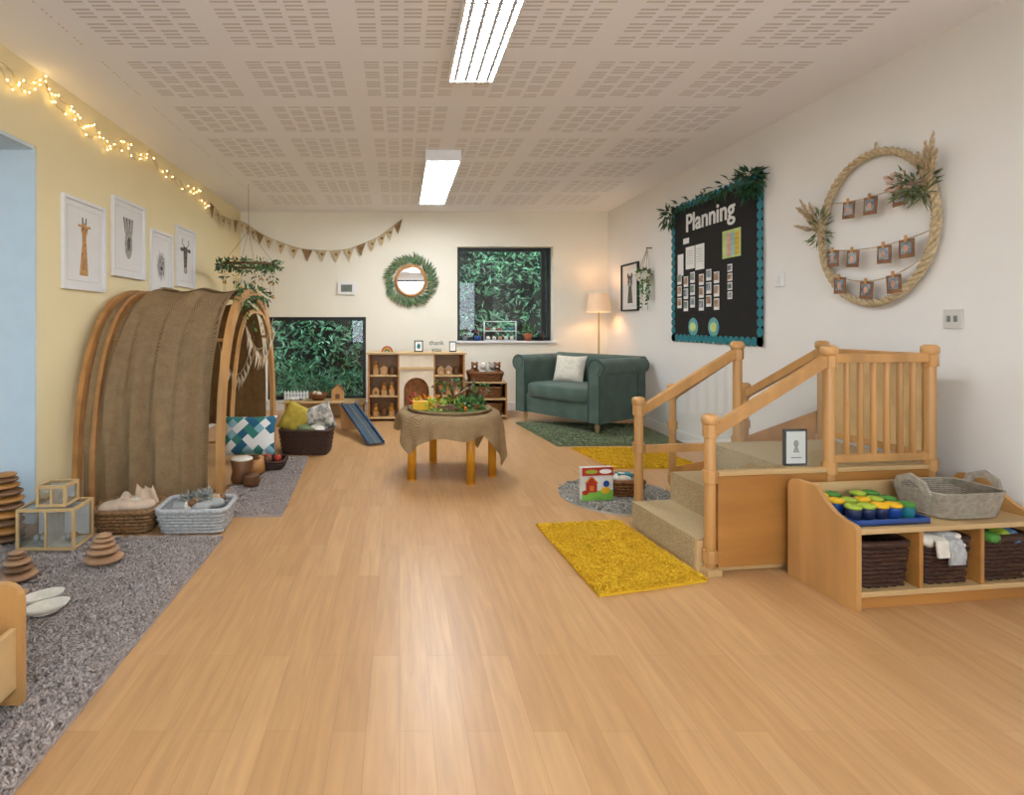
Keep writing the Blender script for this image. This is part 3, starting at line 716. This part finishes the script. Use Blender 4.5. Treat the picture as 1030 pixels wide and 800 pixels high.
for x in(.155,.43,.70): basket(o,(x,.15,.071),.225,.25,.17,wick_d,.92)
for x,z,mm in((.36,.25,cream),(.42,.265,wick_w),(.47,.25,cream),(.43,.22,pm('sock_grey','A7B0AE',.9)),(.64,.25,green),(.71,.25,lime),(.76,.25,pm('cloth_blue','5B7A9A',.9))):
    clothlump(o,(x,.06,z-.01),(.045,.05,.025),mm,.9,22)
o.sweep([(.43,.03,.26),(.43,.005,.25),(.44,-.004,.2),(.435,-.004,.16)],(1,0,0),.07,.008,wick_w); o.sweep([(.38,.03,.26),(.375,.004,.25),(.37,-.005,.22),(.375,-.005,.19)],(1,0,0),.05,.008,cream)
o.b2(.03,.36,.03,.28,.311,.318,navy)
for a_,b2_,c_,d_ in((.03,.36,.03,.036),(.03,.36,.274,.28),(.03,.036,.036,.274),(.354,.36,.036,.274)): o.b2(a_,b2_,c_,d_,.318,.335,blue)
for x in(.075,.135,.195,.255,.315):
    for y in(.085,.16,.235):
        if R()<.9:
            mm=random.choice([blue,navy,blue,navy,teal]); o.lathe((x,y,.319),[(.022,0),(.027,.03),(.027,.045)],mm,16); o.lathe((x,y,.365),[(.029,0),(.03,.01),(.024,.015)],random.choice([lime,green,lime,yellow]),16)
felt=pm('felt_grey_rope','A79B8A',.95,.15,50,.4); feltd=pm('felt_inner','7D7362',.95,.15,50,.4)
def fb(c,w_,d_,h_):
    n=48
    for k in range(12):
        P=rrect(w_*(.86+.14*k/11),d_*(.86+.14*k/11),.06,n); o.tube([(c[0]+p.x,c[1]+p.y,c[2]+.008+k*h_/12) for p in P],h_/12*.6,felt,closed=True,seg=6)
    P=rrect(w_*.84,d_*.84,.05,n); P3=rrect(w_*.97,d_*.97,.06,n)
    vs=[(c[0]+p.x,c[1]+p.y,c[2]+.01) for p in P]+[(c[0]+p.x,c[1]+p.y,c[2]+h_) for p in P3]
    o.add(vs,[tuple(range(n))]+[(i,(i+1)%n,n+(i+1)%n,n+i) for i in range(n)],feltd,True)
    for s in(-1,1):
        o.sweep([(c[0]+s*w_*.5,c[1]-.06,c[2]+h_*.85),(c[0]+s*w_*.53,c[1]-.045,c[2]+h_*1.25),(c[0]+s*w_*.54,c[1],c[2]+h_*1.45),(c[0]+s*w_*.53,c[1]+.045,c[2]+h_*1.25),(c[0]+s*w_*.5,c[1]+.06,c[2]+h_*.85)],(1,0,0),.014,.028,felt)
fb((.585,.15,.311),.33,.23,.105)
o.build((1.735,2.115,0),D(7),bevel=.003)

# ---------------- book box by stairs
o=M('farm_book'); 
o.box((0,0,.1),(.2,.035,.2),pm('book_white','DCDAD0',.5)); o.b2(-.1,.1,-.02,-.0175,.15,.2,red); o.b2(-.1,.1,-.0205,-.0175,.0,.06,pm('grass','7DB548',.6))
house(o,-.04,-.022,.05,.07,red,orange); o.disc(.05,.06,.03,.02,-.0205,yellow); o.disc(.05,.175,.04,.014,-.0205,paper); o.disc(-.04,.175,.04,.012,-.0205,lime)
o.disc(.055,.1,.02,.02,-.0205,blue); o.disc(-.08,.05,.02,.015,-.0205,red)
o.build((1.20,3.4,.022),D(8))
o=M('small_toy_basket'); basket(o,(0,0,0),.2,.16,.09,wick_o); clothlump(o,(0,0,.09),(.07,.05,.04),cream); o.b2(-.05,.04,-.03,.03,.08,.13,teal)
o.build((1.42,3.52,.022))

# ---------------- arch den
o=M('burlap_play_den')
A0=Vector((-1.95,3.33,0)); A1=Vector((-1.13,3.55,0)); B0=Vector((-1.95,5.0,0)); B1=Vector((-1.13,5.02,0))
Hh=1.31
def archp(u,t,off=0):
    a=A0.lerp(A1,u); b=B0.lerp(B1,u); c=(a+b)/2; hf=(b-a)/2; an=math.pi*(1-t)
    ca,sa=math.cos(an),math.sin(an)
    ex=.78
    x=math.copysign(abs(ca)**ex,ca); z=abs(sa)**ex
    l=hf.length; k=1+off/l
    p=c+hf*x*k; p.z=z*(Hh+off); return p
archw=pm('arch_ply','BC874F',.45,.15,10,.03)
for u_,ww,hh_,mm,of in((0.02,.03,.06,archw,0),(.13,.025,.05,archw,0),(.985,.035,.085,wood,.005)):
    o.sweep([archp(u_,t/60,of) for t in range(61)],(1,0,0),ww,hh_,mm)
o.sweep([archp(1,t/60,-.12)+Vector((.02,0,0)) for t in range(6,55)],(1,0,0),.02,.03,wood)
for t in(.0,.5,1.0,.25,.75):
    p0,p1=archp(0.02,t,-.02),archp(.98,t,-.02); q=Vector((0,0,.03 if t in(0,1.0) else 0)); o.tube([p0+q,p1+q],.012,wood)
def drape(t0,t1,u0,u1,mat,off=.034,amp=.02,ph=0,slant=0,out=0):
    def fn(a,b):
        t=t0+(t1-t0)*b
        low=abs(t-.5)*2
        ua=u0-slant*low
        u=ua+(u1-ua)*a+ .014*noise.noise(Vector((t*9,a*3,ph)))*low
        p=archp(u,t,off)
        fold=amp*(noise.noise(Vector((u*8,t*1.5,1+ph)))*1.5*low+.55*math.sin(u*34+2*math.sin(t*5)+ph)*low+.35*noise.noise(Vector((u*22,t*5,3+ph))))
        p.y-=(fold+out*low*math.sin(math.pi*b)) if t<.5 else -fold
        p.z-=.03*math.sin(math.pi*((a*2)%1))*(1-low)
        if t<.05 or t>.95: p.y+=.012*math.sin(u*40)
        p.z=max(.025+.015*noise.noise(Vector((u*20,0,0))),p.z); return p
    o.grid(fn,90,80,mat)
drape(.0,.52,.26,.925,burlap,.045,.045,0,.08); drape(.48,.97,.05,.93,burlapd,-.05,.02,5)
drape(.0,.48,.05,.2,burlapl,.0,.02,9)
drape(.46,.60,.26,.955,burlap,.055,.012,2)
cr=pm('pennant_cream','D0C0A2',.9,.2,20)
pts=[Vector((-1.07,3.80+.92*i/12, 1.14-.24*math.sin(math.pi*i/12))) for i in range(13)]
o.tube(pts,.003,rope,seg=4)
for i in range(1,12): o.leaf(pts[i],(0,U(-.15,.15),-1),.17,.085,cr if i%3 else burb,Vector((1,0,0)))
pts=[Vector((-1.25,3.8+1.0*i/12, 1.0-.3*math.sin(math.pi*i/12))) for i in range(13)]
o.tube(pts,.003,rope,seg=4)
for i in range(1,12): o.leaf(pts[i],(0,U(-.15,.15),-1),.13,.07,cr,Vector((1,0,0)))
for i in range(9):
    p=archp(1,.36+.03*i); o.clump(p+Vector((.02,0,.03)),(.04,.06,.04),14,.055,.022,leafd if i%2 else leafg,.3)
for l in range(3):
    p=archp(1,.40+.08*l)
    for k in range(9): o.leaf(p+Vector((.03,U(-.02,.02),-.03*k)),(U(-1,1),U(-1,1),-1),.05,.022,leafg)
o.v=[(max(x,LW+.002),y_,max(z,0)) for x,y_,z in o.v]
o.build()
hq,nt,b=newmat('harlequin'); N=nt.nodes;L=nt.links
tc=N.new('ShaderNodeTexCoord'); mp=N.new('ShaderNodeMapping'); mp.inputs['Rotation'].default_value=(0,D(45),0); mp.inputs['Scale'].default_value=(1,0.001,1); L.new(tc.outputs['Object'],mp.inputs[0])
v1=N.new('ShaderNodeTexWhiteNoise'); v1.noise_dimensions='3D'
sn=N.new('ShaderNodeVectorMath'); sn.operation='SNAP'; sn.inputs[1].default_value=(.06,.06,.06); L.new(mp.outputs[0],sn.inputs[0]); L.new(sn.outputs[0],v1.inputs[0])
cr_=N.new('ShaderNodeValToRGB'); cr_.color_ramp.interpolation='CONSTANT'; e=cr_.color_ramp.elements
e[0].color=H('DDDBD5'); e[1].position=.35; e[1].color=H('225C75'); 
for p_,c_ in((.5,'84AEB6'),(.65,'DDDBD5'),(.8,'35796D')): q=e.new(p_); q.color=H(c_)
L.new(v1.outputs[0],cr_.inputs[0]); L.new(cr_.outputs[0],b.inputs['Base Color']); b.inputs['Roughness'].default_value=.9
o=M('harlequin_cushion'); o.pillow((0,0,0),.42,.32,.15,hq); ob=o.build((-1.2,4.45,.2),D(10)); ob.rotation_euler=(D(-22),0,D(5))
o=M('toy_drum'); o.lathe((0,0,0),[(.07,0),(.075,.02),(.065,.07),(.075,.14),(.07,.15)],woodd,20); o.lathe((0,0,.15),[(.072,0),(.07,.008)],cream,20); o.build((-1.07,3.78,.026))
o=M('wooden_pot'); o.lathe((0,0,0),[(.05,0),(.065,.03),(.06,.09),(.045,.11)],woodh,18); o.lathe((0,0,.11),[(.03,0),(.012,.02),(.014,.03)],woodd,14); o.build((-1.02,3.95,.027))
o=M('wooden_pot'); o.lathe((0,0,0),[(.05,0),(.06,.03),(.05,.06),(.055,.07)],woodd,18); o.build((-.98,3.68,.027))
o=M('wicker_toy_tray'); basket(o,(0,0,0),.3,.2,.06,wick_d); 
for i in range(6): o.sph((U(-.1,.1),U(-.06,.06),.06),.03,random.choice([red,woody,wood,woodd]))
o.build((-1.0,4.14,.027))

# ---------------- burlap table
o=M('burlap_covered_table'); rt=.35; ht=.46
o.lathe((0,0,ht-.03),[(rt-.03,0),(rt-.02,.015),(rt-.02,.028)],woody,36)
for x,y in((-.28,-.2),(.12,-.3),(.3,-.1),(-.1,.3)):
    o.cyl((x,y,0.012),(x,y,ht-.03),.03,woody,smooth=True); o.cyl((x,y,0),(x,y,.012),.031,woody)
def cl(a,b):
    an=2*math.pi*a
    corner=0
    for ca,wd,am in((-2.45,.5,.13),(-.45,.55,.24),(.9,.5,.2),(2.4,.5,.2)):
        dd=abs((an-ca+math.pi)%(2*math.pi)-math.pi); corner=max(corner,am*max(0,1-dd/wd))
    R0=rt
    if b<.62: rr=R0*b/.62; return Vector((rr*math.cos(an),rr*math.sin(an),ht+.004+.004*noise.noise(Vector((rr*math.cos(an)*9,rr*math.sin(an)*9,0)))))
    f=(b-.62)/.38; fo=.6*noise.noise(Vector((math.cos(an)*4,math.sin(an)*4,2)))+.4*math.sin(13*an+2*math.sin(3*an))
    rr=R0+.012+.04*fo*f+.025*min(1,f*3)+.1*corner*f
    L_=.14+.05*noise.noise(Vector((math.cos(an)*2.5,math.sin(an)*2.5,7)))+corner
    return Vector((rr*math.cos(an),rr*math.sin(an),ht+.004-f*L_))
o.grid(cl,160,26,burlapl)
o.lathe((0,0,ht+.008),[(.30,0),(.31,.02),(.30,.02),(.29,.008)],burlapl,36)
o.prism([(.28*math.cos(i*.2),.28*math.sin(i*.2)) for i in range(31)],'z',ht+.012,ht+.018,pm('play_moss','6F8A3E',.95,.3,30))
for c,m_,n in(((-.2,-.05),yellow,45),((-.14,.06),orange,30),((-.24,.06),red,20),((-.12,-.14),lime,40),((.0,-.1),lime,50),((.05,.1),green,70),((.18,-.05),leafg,110),((.2,.1),leafd,90),((.1,-.14),leafg,60)):
    o.clump((c[0],c[1],ht+.05),(.06,.06,.04),n,.04,.025,m_)
for x,y,hh in((.02,.0,.2),(.14,.05,.18),(-.06,.12,.16),(.24,.0,.15)):
    o.tube([(x,y,ht+.01),(x+.01,y,ht+hh*.6),(x-.01,y,ht+hh)],[.012,.009,.005],woodd); 
    for k in range(4): o.tube([(x,y,ht+hh*.6),(x+U(-.06,.06),y+U(-.05,.05),ht+hh*U(.8,1.1))],.004,woodd,seg=5)
    o.clump((x,y,ht+hh),(.05,.05,.03),22,.035,.018,random.choice([leafg,leafo,leafd]))
o.b2(-.27,-.16,-.14,-.08,ht+.02,ht+.08,yellow); o.b2(-.1,.02,-.17,-.14,ht+.02,ht+.06,woodd); o.tube([(.0,-.15,ht+.1),(.12,-.12,ht+.17),(.2,-.02,ht+.12)],.008,woodd)
for i in range(10): o.sph((U(-.2,.22),U(-.2,.0),ht+.035),.018,random.choice([red,yellow,orange,woodd]),8,6)
o.build((.365,4.1,0))

# ---------------- toy ramp
o=M('toy_car_ramp'); a=Vector((-.53,5.75,.26)); b_=Vector((-.21,4.98,.02))
d=(b_-a).normalized(); sx=d.cross(Vector((0,0,1))).normalized(); nn=sx.cross(d)
def bar(off,w_,t_,up,mat):
    c0=a+sx*off+nn*up; c1=b_+sx*off+nn*up; o.sweep([c0,c1],sx,w_,t_,mat,False)
bar(0,.13,.012,0,pm('ramp_deck','33444F',.5)); bar(-.072,.014,.035,.008,pm('ramp_edge','22507A',.5)); bar(.072,.014,.035,.008,pm('ramp_edge2','22507A',.5)); bar(0,.006,.004,.008,grey)
o.b2(a.x-.08,a.x+.08,a.y,a.y+.02,0,.25,wood)
o.build()
# ---------------- display shelf below window 1
o=M('window_display_shelf'); 
for x in(-.45,.43): o.b2(x,x+.02,0,.3,0,.18,woodl)
o.b2(-.47,.47,-.01,.31,.18,.2,woodl); o.b2(-.43,.43,.28,.3,0,.18,woodl); o.b2(-.01,.01,0,.28,0,.18,woodl)
o.build((-.87,6.35,0),bevel=.003)
o=M('wooden_toy_house'); house(o,0,0,0,.14,wood,woodd); o.build((-.72,6.45,.2))
o=M('wooden_bowl'); o.lathe((0,0,0),[(.06,0),(.1,.04),(.12,.08),(.11,.08),(.08,.03)],wick_o); 
for i in range(7): o.sph((U(-.06,.06),U(-.06,.06),.07),.03,random.choice([cream,wood,woodd]))
o.build((-.95,6.5,.2))
o=M('pebble_pile')
for i in range(14): o.sph((U(-.1,.1),U(-.05,.05),.015),(.03,.025,.015),random.choice([cream,white,grey]),10,6)
o.build((-1.2,6.5,.2))
o=M('picket_fence_toy')
for i in range(8): o.prism([(i*.04-.16,0),(i*.04-.135,0),(i*.04-.135,.1),(i*.04-.1475,.12),(i*.04-.16,.1)],'y',0,.008,white)
o.b2(-.165,.15,.008,.014,.03,.045,white); o.b2(-.165,.15,.008,.014,.075,.09,white); o.build((-1.3,BK+.04,.125))
def pot(nm,x,pm_,lm_,s=1):
    o=M(nm); o.lathe((0,0,0),[(.035*s,0),(.05*s,.08*s),(.045*s,.08*s),(.04*s,.06*s)],pm_,18); o.clump((0,0,.11*s),(.04*s,.03*s,.05*s),60,.045*s,.02,lm_); o.build((x,BK+.02,.875))
pot('potted_plant',1.62,pm('terracotta','A8603C',.8),leafg,1.2); pot('potted_succulent',.83,grey,leafo,.8)
o=M('flower_pot'); o.lathe((0,0,0),[(.035,0),(.045,.06)],blue,16); o.clump((0,0,.09),.03,40,.035,.02,leafd); o.clump((0,0,.12),.025,20,.03,.02,pm('petal','B03A6A',.7)); o.build((.985,BK+.02,.875))
o=M('wire_terrarium')
for x in(-.2,.2):
    for y in(-.03,.03): o.tube([(x,y,0),(x,y,.24)],.004,white,seg=4)
for z in(.004,.12,.24):
    o.tube([(-.2,-.03,z),(.2,-.03,z),(.2,.03,z),(-.2,.03,z)],.004,white,closed=True,seg=4)
for i in range(5): o.sph((-.15+i*.075,0,.03),.025,random.choice([cream,wood,grey])); o.sph((-.15+i*.075,0,.145),.02,random.choice([red,cream,teal]))
o.build((1.27,BK+.04,.878))
o=M('candle_lantern'); o.lathe((0,0,0),[(.04,0),(.04,.09),(.02,.12)],black,14); o.build((1.78,BK+.02,.875))

# ---------------- display cubes, stones etc on the left
acr=glassmat('acrylic_pane',(.9,.92,.93,1),.12)
bead=pm('bead_clear','C9CCC9',.2,.1)
def cube(o,x,y,z,s,dd):
    t=.013; hh=s*.72
    for xx in(x-s/2,x+s/2-t):
        for yy in(y,y+dd-t): o.b2(xx,xx+t,yy,yy+t,z,z+hh,woodl)
        for zz in(z,z+hh-t): o.b2(xx,xx+t,y+t,y+dd-t,zz,zz+t,woodl)
    for yy in(y,y+dd-t):
        for zz in(z,z+hh-t): o.b2(x-s/2+t,x+s/2-t,yy,yy+t,zz,zz+t,woodl)
        o.b2(x-.005,x+.005,yy+.002,yy+t-.002,z+t,z+hh-t,woodl)
    o.b2(x-.004,x+.004,y+t,y+dd-t,z+t,z+hh-t,cream)
    for yy in(y+.005,y+dd-.008): o.b2(x-s/2+t,x-.006,yy,yy+.003,z+t,z+hh-t,acr); o.b2(x+.006,x+s/2-t,yy,yy+.003,z+t,z+hh-t,acr)
    o.b2(x-s/2+t,x+s/2-t,y+dd-.022,y+dd-.016,z+.02,z+hh-.016,white)
    o.b2(x-s/2+t,x+s/2-t,y+t,y+dd-t,z+.003,z+.008,cream); o.b2(x-s/2+t,x+s/2-t,y+t,y+dd-t,z+hh-.006,z+hh-.003,acr)
    o.b2(x+s/2-.008,x+s/2-.005,y+t,y+dd-t,z+t,z+hh-t,acr); o.b2(x-s/2+.005,x-s/2+.008,y+t,y+dd-t,z+t,z+hh-t,acr)
    for sg in(-1,1):
        for k in range(4): o.sph((x+sg*s*.23+U(-.03,.03)*s/.2*.6,y+dd/2+U(-.02,.02),z+.02+s*.05),s*.06,random.choice([bead,cream,wood]),10,7)
o=M('sensory_display_boxes'); cube(o,0,0,0,.27,.18); cube(o,.01,.03,.195,.14,.12); o.build((-1.67,2.62,.028),D(2))
stn=pm('wood_stone','B38B66',.6,.2,10,hx2='926C4D'); stn2=pm('wood_stone_dark','866142',.6,.2,10)
def stack(nm,x,y,z,sizes,mats):
    o=M(nm); zz=0
    for k,s in enumerate(sizes):
        o.sph((U(-.005,.005),0,zz+s*.22),(s,s*.9,s*.24),mats[k%len(mats)],20,10); zz+=s*.44
    o.build((x,y,z))
stack('stacking_pebbles',-1.33,2.5,.028,[.085,.068,.055,.045,.035],[stn]); stack('stacking_pebbles',-1.6,2.33,.028,[.08,.062,.055,.04,.03],[stn,stn2])
stack('pebble_tower',-1.94,2.74,.028,[.09,.09,.085,.085,.08,.08,.075,.07,.06,.05],[stn2,woodh])
for x,y in((-1.58,2.12),(-1.5,2.18),(-1.62,2.22),(-1.62,1.98)):
    o=M('wooden_pebble'); o.sph((0,0,.014),(.045,.035,.014),stn); o.build((x,y,.027))
o=M('oval_dish_tray')
for x in(-.05,.05):
    pr=[(.5,0),(.75,.012),(.9,.03),(.8,.03),(.6,.012),(.1,.01)]
    vs=[];fs=[];n=28
    for r_,z in pr:
        for k in range(n): a_=2*math.pi*k/n; vs.append((x+r_*.05*math.cos(a_),r_*.085*math.sin(a_),z))
    for i in range(len(pr)-1):
        for k in range(n): l=(k+1)%n; fs.append((i*n+k,i*n+l,(i+1)*n+l,(i+1)*n+k))
    fs.append(tuple(range(n))); fs.append(tuple((len(pr)-1)*n+k for k in range(n))); o.add(vs,fs,cream,True)
o.build((-1.34,2.1,.028),D(-50))
o=M('wooden_toy_crate')
def panel(y0,y1,x0,x1,h_,r=.05):
    P=[(x0,0),(x1,0),(x1,h_-r)]+[(x1-r+r*math.cos(D(t)),h_-r+r*math.sin(D(t))) for t in(22,45,67,90)]+[(x0+r-r*math.sin(D(t)),h_-r+r*math.cos(D(t))) for t in(0,22,45,67,90)]
    o.prism(P,'y',y0,y1,wood)
panel(-.30,-.28,-.4,0,.34); panel(-.02,0,-.4,0,.34); o.b2(-.38,-.02,-.28,-.02,.05,.065,woodl); o.b2(-.03,-.012,-.28,-.02,.05,.22,woodl); o.b2(-.388,-.37,-.28,-.02,.05,.22,woodl)
o.build((-1.06,1.58,.027),bevel=.003)
